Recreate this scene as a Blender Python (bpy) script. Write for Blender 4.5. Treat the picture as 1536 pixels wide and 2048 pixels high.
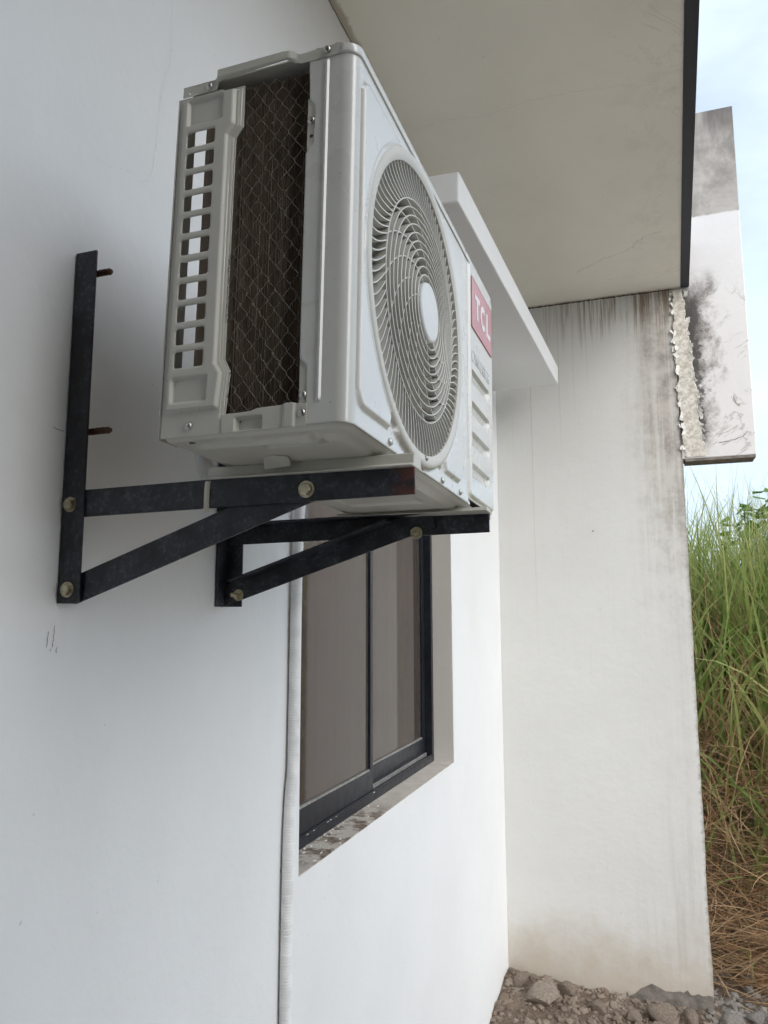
import bpy, math, random
import numpy as np
from mathutils import Matrix, Vector
random.seed(7); RNG = np.random.default_rng(7)
for o in list(bpy.data.objects): bpy.data.objects.remove(o)
S = bpy.context.scene
COL = S.collection
RAD = math.radians

# ---------------------------------------------------------------- camera, sky, sun, exposure
cam_data = bpy.data.cameras.new('camera'); cam = bpy.data.objects.new('camera', cam_data); COL.objects.link(cam)
cam_data.sensor_fit = 'HORIZONTAL'; cam_data.sensor_width = 36.0; cam_data.lens = 36.0*1520/1536
cam_data.clip_start = 0.02; cam_data.clip_end = 2000
RIGHT = Vector((0.94369, 0.33083, -0.00242)); DOWN = Vector((-0.04728, 0.12761, -0.9907)); FWD = Vector((-0.32744, 0.93502, 0.13606))
m = Matrix((RIGHT, -DOWN, -FWD)).transposed().to_4x4(); m.translation = Vector((0.85, 0.0, 1.9125))
cam.matrix_world = m
S.camera = cam
S.render.resolution_x = 768; S.render.resolution_y = 1024

SUN_EL, SUN_AZ = 34, 131        # azimuth clockwise from +Y (east = +X)
w = bpy.data.worlds.new('World'); S.world = w; w.use_nodes = True
nt = w.node_tree; nt.nodes.clear()
out = nt.nodes.new('ShaderNodeOutputWorld'); bg = nt.nodes.new('ShaderNodeBackground')
sky = nt.nodes.new('ShaderNodeTexSky'); sky.sky_type = 'NISHITA'; sky.sun_disc = False
sky.sun_elevation = RAD(SUN_EL); sky.sun_rotation = RAD(SUN_AZ); sky.air_density = 1.0; sky.dust_density = 2.0; sky.ozone_density = 1.0
tc = nt.nodes.new('ShaderNodeTexCoord'); mp = nt.nodes.new('ShaderNodeMapping'); mp.inputs['Scale'].default_value = (1.0, 1.0, 2.6)
nz = nt.nodes.new('ShaderNodeTexNoise'); nz.inputs['Scale'].default_value = 2.6; nz.inputs['Detail'].default_value = 6; nz.inputs['Roughness'].default_value = .55
rp = nt.nodes.new('ShaderNodeValToRGB'); rp.color_ramp.elements[0].position = .28; rp.color_ramp.elements[0].color = (.45, .45, .45, 1)
rp.color_ramp.elements[1].position = .68; rp.color_ramp.elements[1].color = (.92, .92, .92, 1)
mx = nt.nodes.new('ShaderNodeMix'); mx.data_type = 'RGBA'; mx.inputs['B'].default_value = (5.2, 6.0, 6.9, 1)
nt.links.new(tc.outputs['Generated'], mp.inputs['Vector']); nt.links.new(mp.outputs[0], nz.inputs['Vector'])
nt.links.new(nz.outputs['Fac'], rp.inputs['Fac']); nt.links.new(rp.outputs['Color'], mx.inputs['Factor'])
nt.links.new(sky.outputs['Color'], mx.inputs['A']); nt.links.new(mx.outputs['Result'], bg.inputs['Color'])
bg.inputs['Strength'].default_value = 0.1
nt.links.new(bg.outputs[0], out.inputs['Surface'])
sl = bpy.data.lights.new('sun', 'SUN'); sl.energy = 1.5; sl.angle = RAD(60); sl.color = (1.0, .98, .95)
sun = bpy.data.objects.new('sun', sl); COL.objects.link(sun)
sd = Vector((math.sin(RAD(SUN_AZ))*math.cos(RAD(SUN_EL)), math.cos(RAD(SUN_AZ))*math.cos(RAD(SUN_EL)), math.sin(RAD(SUN_EL))))
sun.rotation_euler = sd.to_track_quat('Z', 'Y').to_euler(); sun.location = (6, 3, 9)
S.view_settings.view_transform = 'Standard'; S.view_settings.look = 'None'; S.view_settings.gamma = 1.0
S.view_settings.use_curve_mapping = False; S.view_settings.exposure = 1.04
S.render.engine = 'CYCLES'
S.cycles.use_adaptive_sampling = True; S.cycles.adaptive_threshold = .045; S.cycles.use_denoising = True
S.cycles.max_bounces = 6; S.cycles.diffuse_bounces = 3; S.cycles.glossy_bounces = 2; S.cycles.transmission_bounces = 5; S.cycles.transparent_max_bounces = 6

# ---------------------------------------------------------------- material helpers
class G:
    """small node-graph writer"""
    def __init__(s, name):
        s.m = bpy.data.materials.new(name); s.m.use_nodes = True
        s.t = s.m.node_tree; s.t.nodes.clear()
        s.out = s.t.nodes.new('ShaderNodeOutputMaterial'); s.b = s.t.nodes.new('ShaderNodeBsdfPrincipled')
        s.t.links.new(s.b.outputs[0], s.out.inputs['Surface'])
        s.co = s.t.nodes.new('ShaderNodeTexCoord').outputs['Object']
    def lk(s, v, inp):
        if isinstance(v, bpy.types.NodeSocket): s.t.links.new(v, inp)
        else:
            if hasattr(inp.default_value, '__len__') and not hasattr(v, '__len__'): v = (v,)*len(inp.default_value)
            if hasattr(v, '__len__') and len(v) == 3 and len(inp.default_value) == 4: v = (*v, 1)
            inp.default_value = v
    def set(s, **k):
        for n, v in k.items(): s.lk(v, s.b.inputs[n.replace('_', ' ')])
        return s
    def map(s, scale=(1, 1, 1), loc=(0, 0, 0), rot=(0, 0, 0)):
        n = s.t.nodes.new('ShaderNodeMapping'); n.inputs['Scale'].default_value = scale; n.inputs['Location'].default_value = loc; n.inputs['Rotation'].default_value = rot
        s.t.links.new(s.co, n.inputs['Vector']); return n.outputs[0]
    def noise(s, scale, detail=3, rough=.55, vec=None, dist=0):
        n = s.t.nodes.new('ShaderNodeTexNoise'); n.inputs['Scale'].default_value = scale; n.inputs['Detail'].default_value = detail
        n.inputs['Roughness'].default_value = rough; n.inputs['Distortion'].default_value = dist
        s.t.links.new(vec if vec else s.co, n.inputs['Vector']); return n.outputs['Fac']
    def voro(s, scale, feat='DISTANCE_TO_EDGE', vec=None):
        n = s.t.nodes.new('ShaderNodeTexVoronoi'); n.feature = feat; n.inputs['Scale'].default_value = scale
        s.t.links.new(vec if vec else s.co, n.inputs['Vector']); return n.outputs['Distance']
    def xyz(s):
        n = s.t.nodes.new('ShaderNodeSeparateXYZ'); s.t.links.new(s.co, n.inputs[0]); return n.outputs
    def ma(s, op, a, b=0.0, c=None, clamp=False):
        n = s.t.nodes.new('ShaderNodeMath'); n.operation = op; n.use_clamp = clamp
        s.lk(a, n.inputs[0]); s.lk(b, n.inputs[1])
        if c is not None: s.lk(c, n.inputs[2])
        return n.outputs[0]
    def rng(s, v, a, b, c=0.0, d=1.0):
        n = s.t.nodes.new('ShaderNodeMapRange'); n.interpolation_type = 'SMOOTHSTEP'; s.lk(v, n.inputs[0])
        for i, q in enumerate((a, b, c, d)): n.inputs[i+1].default_value = q
        return n.outputs[0]
    def mix(s, f, a, b, mode='MIX'):
        n = s.t.nodes.new('ShaderNodeMix'); n.data_type = 'RGBA'; n.blend_type = mode
        s.lk(f, n.inputs['Factor']); s.lk(a, n.inputs['A']); s.lk(b, n.inputs['B']); return n.outputs['Result']
    def bump(s, h, strength=.2, dist=.01):
        n = s.t.nodes.new('ShaderNodeBump'); n.inputs['Strength'].default_value = strength; n.inputs['Distance'].default_value = dist
        s.lk(h, n.inputs['Height']); s.t.links.new(n.outputs[0], s.b.inputs['Normal']); return s

def simple(name, col, rough=.5, metal=0.0, var=.12, scale=30, bump=0.0, bscale=200, bdist=.001, spec=.5):
    g = G(name); n = g.noise(scale, 5)
    f = g.rng(n, .3, .7)
    lo = tuple(c*(1-var) for c in col); hi = tuple(min(1, c*(1+var*.6)) for c in col)
    g.set(Base_Color=g.mix(f, lo, hi), Roughness=g.ma('MULTIPLY_ADD', f, .15, rough-.07), Metallic=metal, Specular_IOR_Level=spec)
    if bump: g.bump(g.noise(bscale, 4), bump, bdist)
    return g.m

M = {}
def plaster(name, base, warm=(1, 1, 1)):
    g = G(name)
    big = g.noise(1.3, 5, .6); mid = g.noise(9, 5, .6); fine = g.noise(220, 3, .6); fleck = g.noise(60, 2, .5)
    c = g.mix(g.rng(big, .35, .68), tuple(x*.955 for x in base), base)
    c = g.mix(g.ma('MULTIPLY', g.rng(mid, .55, .8), .12), c, tuple(x*.82 for x in base))
    c = g.mix(g.ma('MULTIPLY', g.rng(g.noise(2.2, 7, .72), .52, .78), .10), c, (.55, .52, .46))
    sp = g.ma('MULTIPLY', g.rng(g.noise(70, 1, .4), .79, .82), .35)
    c = g.mix(sp, c, (.33, .31, .28))
    g.set(Base_Color=c, Roughness=.62, Specular_IOR_Level=.35)
    h = g.ma('ADD', g.ma('MULTIPLY', big, 3.0), g.ma('ADD', g.ma('MULTIPLY', mid, .8), g.ma('ADD', g.ma('MULTIPLY', fleck, .16), g.ma('MULTIPLY', fine, .06))))
    g.bump(h, .22, .01)
    return g
M['wall'] = plaster('white_painted_plaster', (.79, .80, .80)).m
def mk_soffit():
    g = plaster('soffit_paint', (.92, .885, .79)); x, y, z = g.xyz()
    c = g.b.inputs['Base Color'].links[0].from_socket
    n = g.noise(3.2, 6, .65, dist=.8)
    ring = g.ma('MULTIPLY', g.rng(g.ma('ABSOLUTE', g.ma('SUBTRACT', n, .52)), .012, .0), g.rng(x, .72, .98))
    c = g.mix(g.ma('MULTIPLY', ring, .2), c, (.48, .43, .37))
    st = g.ma('MULTIPLY', g.rng(g.noise(5, 5, .6), .5, .72), g.rng(x, .6, 1.05))
    c = g.mix(g.ma('MULTIPLY', st, .2), c, (.52, .47, .42))
    # grime line along the return wall and along the house wall
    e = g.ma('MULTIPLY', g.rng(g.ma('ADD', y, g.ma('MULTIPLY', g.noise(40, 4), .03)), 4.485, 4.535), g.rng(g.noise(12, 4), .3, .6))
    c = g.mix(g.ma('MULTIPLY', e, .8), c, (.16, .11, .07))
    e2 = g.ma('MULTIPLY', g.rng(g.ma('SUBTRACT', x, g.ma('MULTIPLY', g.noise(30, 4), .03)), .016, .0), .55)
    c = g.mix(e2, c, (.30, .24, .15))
    g.set(Base_Color=c); return g.m
M['soffit'] = mk_soffit()
def mk_return():
    g = plaster('stained_white_plaster', (.69, .69, .67)); x, y, z = g.xyz()
    c = g.b.inputs['Base Color'].links[0].from_socket
    # vertical runs
    run = g.noise(1.0, 5, .7, g.map((22, 22, .8)), .5)
    run2 = g.noise(1.0, 4, .65, g.map((80, 80, 2.2), (3, 0, 0)), .35)
    patch = g.noise(4.5, 6, .65)
    right = g.rng(g.ma('ADD', x, g.ma('MULTIPLY_ADD', patch, .26, -.13)), .70, 1.00)
    high = g.rng(z, 2.2, 3.7)
    # dark drips below the soffit
    top = g.rng(g.ma('ADD', z, g.ma('MULTIPLY', run2, .55)), 3.80, 4.08)
    drip = g.ma('MULTIPLY', g.ma('MULTIPLY', top, g.rng(run2, .47, .57)), g.rng(x, .10, .85, .15, 1.0))
    drip = g.ma('MULTIPLY', drip, g.rng(g.ma('ADD', g.noise(1.0, 3, .5, g.map((13, 13, .2), (7, 0, 0))), g.ma('MULTIPLY', x, .16)), .46, .62))
    # broad brown staining of the right strip, strongest high up
    br = g.ma('MULTIPLY', g.ma('MULTIPLY', right, g.rng(run, .28, .62, .25, 1.0)), g.rng(z, 1.9, 3.1, .06, .55))
    c = g.mix(br, c, (.37, .305, .24))
    mott = g.ma('MULTIPLY', g.ma('MULTIPLY', right, g.rng(g.ma('ADD', g.ma('MULTIPLY', g.noise(11, 8, .74), .6), g.ma('MULTIPLY', run, .4)), .42, .68)), g.rng(z, 1.5, 2.9, .10, .72))
    c = g.mix(mott, c, (.19, .16, .14))
    c = g.mix(g.ma('MULTIPLY', drip, .85), c, (.15, .10, .055))
    # faint long streaks everywhere
    fs = g.ma('MULTIPLY', g.ma('MULTIPLY', g.rng(run2, .55, .75), g.rng(z, .8, 3.6, .08, .4)), .5)
    c = g.mix(fs, c, (.52, .50, .42))
    # thin rust streaks
    for px, wd, z0, a in ((.215, .0022, 1.2, .42), (.32, .0016, 3.2, .5), (.385, .002, 2.6, .35), (.47, .0014, 2.9, .4), (.55, .0016, 3.1, .4)):
        s_ = g.rng(g.ma('ABSOLUTE', g.ma('SUBTRACT', g.ma('ADD', x, g.ma('MULTIPLY', g.noise(1.5, 2), .012)), px+.006)), wd*1.6, wd*.3)
        c = g.mix(g.ma('MULTIPLY', g.ma('MULTIPLY', s_, g.rng(z, z0, 3.6)), a), c, (.36, .28, .17))
    # thin black edge at the arris, damp base
    ed = g.ma('MULTIPLY', g.rng(g.ma('ADD', x, g.ma('MULTIPLY', g.noise(30, 5, .7), .05)), 1.055, 1.085), .75)
    c = g.mix(ed, c, (.23, .20, .15))
    base = g.ma('MULTIPLY', g.rng(g.ma('ADD', z, g.ma('MULTIPLY', g.noise(7, 5, .65), .45)), .62, .18), .75)
    c = g.mix(base, c, (.47, .40, .31))
    low = g.ma('MULTIPLY', g.rng(z, 1.4, .1), g.ma('MULTIPLY', g.rng(run, .5, .75), g.rng(x, .3, 1.0)))
    c = g.mix(g.ma('MULTIPLY', low, .35), c, (.42, .38, .35))
    g.set(Base_Color=c); return g.m
M['return'] = mk_return()
def mk_fin():
    g = plaster('mouldy_white_plaster', (.82, .80, .79)); x, y, z = g.xyz()
    c = g.b.inputs['Base Color'].links[0].from_socket
    n1 = g.noise(5, 7, .68, dist=.4); n2 = g.noise(22, 6, .7); n3 = g.noise(2.6, 5, .6, dist=1.2)
    # bare grey cement above the paint line
    up = g.rng(g.ma('ADD', z, g.ma('MULTIPLY', n2, .02)), 4.208, 4.22)
    cem = g.mix(g.rng(n1, .35, .65), (.30, .28, .255), (.50, .47, .44))
    cem = g.mix(g.ma('MULTIPLY', g.rng(g.ma('ADD', z, g.ma('MULTIPLY', g.noise(1, 5, .6, g.map((14, 14, 2))), .9)), 4.95, 5.5), .85), cem, (.11, .10, .09))
    # mould cloud beside the joint and around the fascia end
    dx = g.ma('SUBTRACT', x, 1.12); 
    left = g.rng(g.ma('ADD', x, g.ma('MULTIPLY_ADD', n1, .62, -.31)), 1.27, 1.13)
    zz = g.ma('MULTIPLY', g.rng(z, 2.75, 2.95), g.rng(g.ma('ADD', z, g.ma('MULTIPLY', n1, .3)), 4.02, 3.82))
    mould = g.ma('MULTIPLY', g.ma('MULTIPLY', left, zz), g.rng(n2, .3, .6, .25, 1.0))
    c = g.mix(g.ma('MULTIPLY', mould, .9), c, (.17, .145, .13))
    dk = g.ma('MULTIPLY', g.rng(g.ma('ADD', x, g.ma('MULTIPLY_ADD', n2, .26, -.13)), 1.20, 1.15), zz)
    c = g.mix(g.ma('MULTIPLY', dk, .9), c, (.055, .05, .048))
    # wandering dark crack stains
    cr = g.rng(g.ma('ABSOLUTE', g.ma('SUBTRACT', n3, .5)), .022, .002)
    cr = g.ma('MULTIPLY', g.ma('MULTIPLY', cr, g.rng(n1, .46, .6)), g.rng(z, 3.95, 3.6))
    c = g.mix(g.ma('MULTIPLY', cr, .45), c, (.24, .20, .18))
    c = g.mix(up, c, cem)
    g.set(Base_Color=c, Roughness=.8); return g.m
M['fin'] = mk_fin()
def mk_peel():
    g = G('bare_cement_render'); n = g.noise(30, 6, .7); v = g.noise(110, 4, .7)
    c = g.mix(g.rng(n, .35, .65), (.50, .455, .39), (.80, .77, .71))
    c = g.mix(g.ma('MULTIPLY', g.rng(v, .56, .68), .7), c, (.28, .23, .18))
    g.set(Base_Color=c, Roughness=.9); g.bump(g.ma('ADD', n, g.ma('MULTIPLY', v, .5)), .35, .003); return g.m
M['peel'] = mk_peel()
M['wing'] = simple('shade_wall_dark', (.07, .055, .045), .7, var=.2, scale=6)  # dark surface for the added light-blocking wall behind the viewer
M['flake'] = simple('old_white_paint_flake', (.78, .765, .72), .7, var=.15, scale=40)
M['cement'] = simple('grey_cement', (.23, .205, .18), .9, var=.4, scale=18, bump=.9, bscale=80, bdist=.004)
def mk_acpaint(name, col, rough=.36, coat=0.0):
    g = G(name); n = g.noise(14, 5); d2 = g.noise(2.5, 5, .6); sp = g.noise(160, 2, .5)
    c = g.mix(g.rng(n, .35, .7), tuple(x*.96 for x in col), col)
    c = g.mix(g.ma('MULTIPLY', g.rng(d2, .5, .75), .16), c, tuple(x*.72 for x in col))
    c = g.mix(g.ma('MULTIPLY', g.rng(sp, .745, .76), .55), c, (.16, .14, .12))
    g.set(Base_Color=c, Roughness=g.rng(n, .2, .8, rough-.05, rough+.10), Specular_IOR_Level=.5, Coat_Weight=coat, Coat_Roughness=.16); g.bump(g.noise(500, 2), .05, .0006); return g.m
M['ac'] = mk_acpaint('beige_enamel_steel', (.57, .555, .49), .34)
M['acfront'] = mk_acpaint('pale_enamel_front', (.65, .645, .605), .28, .8)
M['grille'] = mk_acpaint('beige_plastic_grille', (.62, .61, .56), .42)
M['hub'] = mk_acpaint('white_hub_cap', (.74, .75, .75), .35)
def mk_coil():
    g = G('dusty_brown_fins'); x, y, z = g.xyz()
    st = g.noise(1.0, 3, .6, g.map((900, 900, 6))); cl = g.noise(26, 6, .65); big = g.noise(7, 4, .6)
    c = g.mix(g.rng(st, .3, .7), (.24, .185, .14), (.34, .27, .21))
    c = g.mix(g.ma('MULTIPLY', g.rng(cl, .5, .75), .5), c, (.30, .235, .18))
    c = g.mix(g.ma('MULTIPLY', g.rng(big, .45, .7), .4), c, (.15, .115, .088))
    br = g.noise(1.0, 2, .5, g.map((420, 420, 9), (2, 2, 1)))
    c = g.mix(g.ma('MULTIPLY', g.rng(br, .73, .78), .55), c, (.30, .24, .19))
    g.set(Base_Color=c, Roughness=.8, Specular_IOR_Level=.25); g.bump(st, .6, .002); return g.m
M['coil'] = mk_coil()
M['wire'] = simple('dusty_wire', (.17, .145, .12), .6, .2, var=.3, scale=60)
M['dark'] = simple('dark_plastic', (.03, .03, .032), .55)
M['fan'] = simple('grey_fan_plastic', (.20, .195, .18), .45)
M['screw'] = simple('zinc_screw', (.55, .54, .50), .32, 1.0, var=.2)
M['bolt'] = simple('galvanised_bolt', (.55, .50, .36), .35, .9, var=.35, scale=80)
M['rust'] = simple('rusty_anchor_stud', (.14, .075, .045), .8, .2, var=.4, scale=90, bump=.5, bscale=300)
def mk_iron():
    g = G('black_painted_angle_iron'); x, y, z = g.xyz()
    n = g.noise(18, 6, .65); f = g.noise(140, 4, .7)
    c = g.mix(g.rng(n, .38, .66), (.014, .015, .020), (.040, .044, .055))
    c = g.mix(g.ma('MULTIPLY', g.ma('MULTIPLY', g.rng(f, .50, .64), g.rng(n, .40, .62)), .75), c, (.10, .11, .135))
    r = g.ma('MULTIPLY', g.ma('MULTIPLY', g.rng(x, .515, .575), g.rng(g.noise(30, 5, .6), .42, .60)), g.rng(y, -.001, .001, 0, .85))
    c = g.mix(r, c, (.16, .05, .028))
    g.set(Base_Color=c, Roughness=g.rng(n, .3, .7, .38, .6), Metallic=.1); g.bump(f, .25, .001); return g.m
M['iron'] = mk_iron()
M['fascia'] = simple('dark_fascia_metal', (.035, .038, .052), .5, .2, var=.3, scale=60)
M['alu'] = simple('black_window_aluminium', (.022, .025, .034), .35, .3, var=.25, scale=30)
M['alulight'] = simple('worn_aluminium_edge', (.36, .35, .33), .5, .4, var=.3, scale=60)
def mk_pane():
    g = G('tinted_window_glass'); n = g.noise(3, 4)
    g.set(Base_Color=(.40, .335, .30), Roughness=.03, Transmission_Weight=.86, IOR=1.36, Specular_IOR_Level=.5); return g.m
M['pane'] = mk_pane()
M['curtain'] = simple('taupe_curtain', (.095, .076, .068), .9, var=.1, scale=8)
M['room'] = simple('room_paint', (.45, .43, .40), .9)
def mk_sill():
    g = G('chipped_sill_render'); x, y, z = g.xyz(); n = g.noise(14, 6, .65); n2 = g.noise(50, 5, .7)
    c = g.mix(g.rng(n, .3, .7), (.50, .45, .395), (.60, .555, .50))
    ch = g.ma('MULTIPLY', g.rng(n, .44, .56), g.ma('MULTIPLY', g.rng(y, 1.8, 1.95), g.rng(y, 2.62, 2.35)))
    c = g.mix(ch, c, g.mix(g.rng(n2, .4, .6), (.13, .095, .07), (.27, .215, .17)))
    c = g.mix(g.ma('MULTIPLY', g.rng(n2, .66, .72), .4), c, (.70, .68, .65))
    g.set(Base_Color=c, Roughness=.85); g.bump(n2, .5, .004); return g.m
M['sill'] = mk_sill()
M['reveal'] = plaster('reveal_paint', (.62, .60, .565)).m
M['tape'] = simple('white_pipe_wrap', (.80, .80, .79), .5, var=.12, scale=25)
M['red'] = mk_acpaint('faded_red_badge', (.50, .085, .115), .32, 1.0)
M['white'] = simple('white_print', (.80, .78, .78), .45, var=.04)
M['greyprint'] = simple('pale_grey_print', (.66, .67, .68), .5, var=.04)
M['foam'] = simple('yellowed_plastic_tie', (.66, .62, .52), .5, var=.12)
def mk_soil():
    g = G('stony_brown_soil'); n = g.noise(3, 6, .65); n2 = g.noise(24, 6, .7); v = g.noise(90, 4, .7)
    c = g.mix(g.rng(n, .35, .65), (.17, .125, .09), (.29, .23, .18))
    c = g.mix(g.rng(n2, .5, .7), c, (.12, .088, .066))
    c = g.mix(g.ma('MULTIPLY', g.rng(v, .6, .7), .7), c, (.38, .33, .28))
    g.set(Base_Color=c, Roughness=.95, Specular_IOR_Level=.2); g.bump(g.ma('ADD', n2, g.ma('MULTIPLY', v, .4)), 1.0, .03); return g.m
M['soil'] = mk_soil()
def mk_stone(name, a, b):
    g = G(name); n = g.noise(9, 6, .65); n2 = g.noise(70, 5, .7)
    c = g.mix(g.rng(n, .35, .65), a, b); c = g.mix(g.ma('MULTIPLY', g.rng(n2, .55, .7), .5), c, tuple(x*.5 for x in a))
    g.set(Base_Color=c, Roughness=.92, Specular_IOR_Level=.25); g.bump(n2, .8, .006); return g.m
M['stone'] = mk_stone('brown_field_stone', (.17, .13, .10), (.28, .23, .185))
M['greystone'] = mk_stone('grey_stone', (.19, .17, .155), (.30, .275, .25))
def mk_blade(name, cols, trans):
    g = G(name)
    a = g.t.nodes.new('ShaderNodeAttribute'); a.attribute_name = 'tint'
    r = g.t.nodes.new('ShaderNodeValToRGB'); g.t.links.new(a.outputs['Fac'], r.inputs[0])
    els = r.color_ramp.elements
    while len(els) < len(cols): els.new(.5)
    for i, c in enumerate(cols): els[i].position = i/(len(cols)-1); els[i].color = (*c, 1)
    g.set(Base_Color=r.outputs[0], Roughness=.5, Specular_IOR_Level=.3)
    tr = g.t.nodes.new('ShaderNodeBsdfTranslucent'); g.t.links.new(r.outputs[0], tr.inputs[0])
    mxs = g.t.nodes.new('ShaderNodeMixShader'); mxs.inputs[0].default_value = trans
    g.t.links.new(g.b.outputs[0], mxs.inputs[1]); g.t.links.new(tr.outputs[0], mxs.inputs[2]); g.t.links.new(mxs.outputs[0], g.out.inputs['Surface'])
    return g.m
M['green'] = mk_blade('green_grass_blade', [(.13, .20, .05), (.21, .30, .075), (.32, .38, .12), (.46, .45, .20)], .45)
M['straw'] = mk_blade('dry_straw', [(.20, .115, .06), (.34, .20, .10), (.46, .30, .165), (.58, .43, .26)], .2)
M['leaf'] = mk_blade('broad_leaf', [(.09, .20, .04), (.16, .29, .06)], .4)

# ---------------------------------------------------------------- mesh helpers
def mesh_obj(name, verts, faces, mat, parent=None, smooth=True, angle=35):
    me = bpy.data.meshes.new(name); me.from_pydata([tuple(map(float, v)) for v in verts], [], faces); me.update()
    if mat: me.materials.append(M[mat] if isinstance(mat, str) else mat)
    if smooth:
        me.polygons.foreach_set('use_smooth', [True]*len(me.polygons)); me.set_sharp_from_angle(angle=RAD(angle))
    o = bpy.data.objects.new(name, me); COL.objects.link(o)
    if parent: o.parent = parent
    return o
def empty(name, loc=(0, 0, 0)):
    o = bpy.data.objects.new(name, None); COL.objects.link(o); o.location = loc; o.empty_display_size = .1; return o
def tag(o, label, cat, group=None, kind=None):
    if label: o['label'] = label
    if cat: o['category'] = cat
    if group: o['group'] = group
    if kind: o['kind'] = kind
    return o
def bevel(o, w=.002, seg=2):
    b = o.modifiers.new('bevel', 'BEVEL'); b.width = w; b.segments = seg; b.limit_method = 'ANGLE'; b.angle_limit = RAD(40); return o
def solid(o, t, off=-1.0):
    b = o.modifiers.new('solid', 'SOLIDIFY'); b.thickness = t; b.offset = off; return o

class MB:
    def __init__(s): s.v = []; s.f = []
    def add(s, v, f):
        n = len(s.v); s.v += [tuple(x) for x in v]; s.f += [tuple(i+n for i in q) for q in f]; return s
    def box(s, lo, hi, T=None):
        x0, y0, z0 = lo; x1, y1, z1 = hi
        v = [(x0, y0, z0), (x1, y0, z0), (x1, y1, z0), (x0, y1, z0), (x0, y0, z1), (x1, y0, z1), (x1, y1, z1), (x0, y1, z1)]
        if T: v = [tuple(T @ Vector(q)) for q in v]
        return s.add(v, [(0, 3, 2, 1), (4, 5, 6, 7), (0, 1, 5, 4), (1, 2, 6, 5), (2, 3, 7, 6), (3, 0, 4, 7)])
    def prism(s, poly, fn, t0, t1):
        """poly of 2-D points extruded from t0 to t1; fn(u,v,t)->xyz"""
        n = len(poly); v = [fn(u, w_, t0) for u, w_ in poly]+[fn(u, w_, t1) for u, w_ in poly]
        return s.add(v, [tuple(range(n))[::-1], tuple(range(n, 2*n))]+[(i, (i+1) % n, n+(i+1) % n, n+i) for i in range(n)])
    def tube(s, pts, r, k=8, caps=True):
        pts = [Vector(p) for p in pts]; rs = r if hasattr(r, '__len__') else [r]*len(pts)
        n0 = len(s.v); up = None
        for i, p in enumerate(pts):
            t = (pts[min(i+1, len(pts)-1)]-pts[max(i-1, 0)]).normalized()
            if up is None: up = t.orthogonal().normalized()
            up = (up-t*up.dot(t)).normalized(); w_ = t.cross(up)
            for j in range(k):
                a = 2*math.pi*j/k; s.v.append(tuple(p+(up*math.cos(a)+w_*math.sin(a))*rs[i]))
        for i in range(len(pts)-1):
            for j in range(k):
                a = n0+i*k+j; b = n0+i*k+(j+1) % k; s.f.append((a, b, b+k, a+k))
        if caps:
            s.f.append(tuple(n0+j for j in range(k))[::-1]); e = n0+(len(pts)-1)*k; s.f.append(tuple(e+j for j in range(k)))
        return s
    def lathe(s, prof, axis, origin, k=24, ref=None, cap0=True, cap1=True):
        """prof: list of (radius, height along axis)"""
        ax = Vector(axis).normalized(); u = (Vector(ref) if ref else ax.orthogonal()).normalized(); w_ = ax.cross(u); o = Vector(origin)
        n0 = len(s.v)
        for r, h in prof:
            for j in range(k):
                a = 2*math.pi*j/k; s.v.append(tuple(o+ax*h+(u*math.cos(a)+w_*math.sin(a))*r))
        for i in range(len(prof)-1):
            for j in range(k):
                a = n0+i*k+j; b = n0+i*k+(j+1) % k; s.f.append((a, b, b+k, a+k))
        if cap0: s.f.append(tuple(n0+j for j in range(k))[::-1])
        if cap1: e = n0+(len(prof)-1)*k; s.f.append(tuple(e+j for j in range(k)))
        return s
    def build(s, name, mat, parent=None, **k): return mesh_obj(name, s.v, s.f, mat, parent, **k)

def ss(x): x = np.clip(x, 0, 1); return x*x*(3-2*x)
def rbox(U, V, u0, u1, v0, v1, r):
    cx, cy, hx, hy = (u0+u1)/2, (v0+v1)/2, (u1-u0)/2-r, (v1-v0)/2-r
    a, b = np.abs(U-cx)-hx, np.abs(V-cy)-hy
    return np.hypot(np.maximum(a, 0), np.maximum(b, 0))+np.minimum(np.maximum(a, b), 0)-r
def psdf(U, V, poly):
    P = np.array(poly, float); n = len(P); d = np.full(U.shape, 1e9); ins = np.zeros(U.shape, bool)
    for i in range(n):
        a, b = P[i], P[(i+1) % n]; e = b-a; wx, wy = U-a[0], V-a[1]
        t = np.clip((wx*e[0]+wy*e[1])/(e@e), 0, 1); d = np.minimum(d, np.hypot(wx-e[0]*t, wy-e[1]*t))
        c = ((a[1] <= V) & (b[1] > V)) | ((b[1] <= V) & (a[1] > V))
        with np.errstate(divide='ignore', invalid='ignore'): xi = a[0]+(V-a[1])*e[0]/(e[1] if e[1] else 1e-12)
        ins ^= c & (U < xi)
    return np.where(ins, -d, d)
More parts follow.
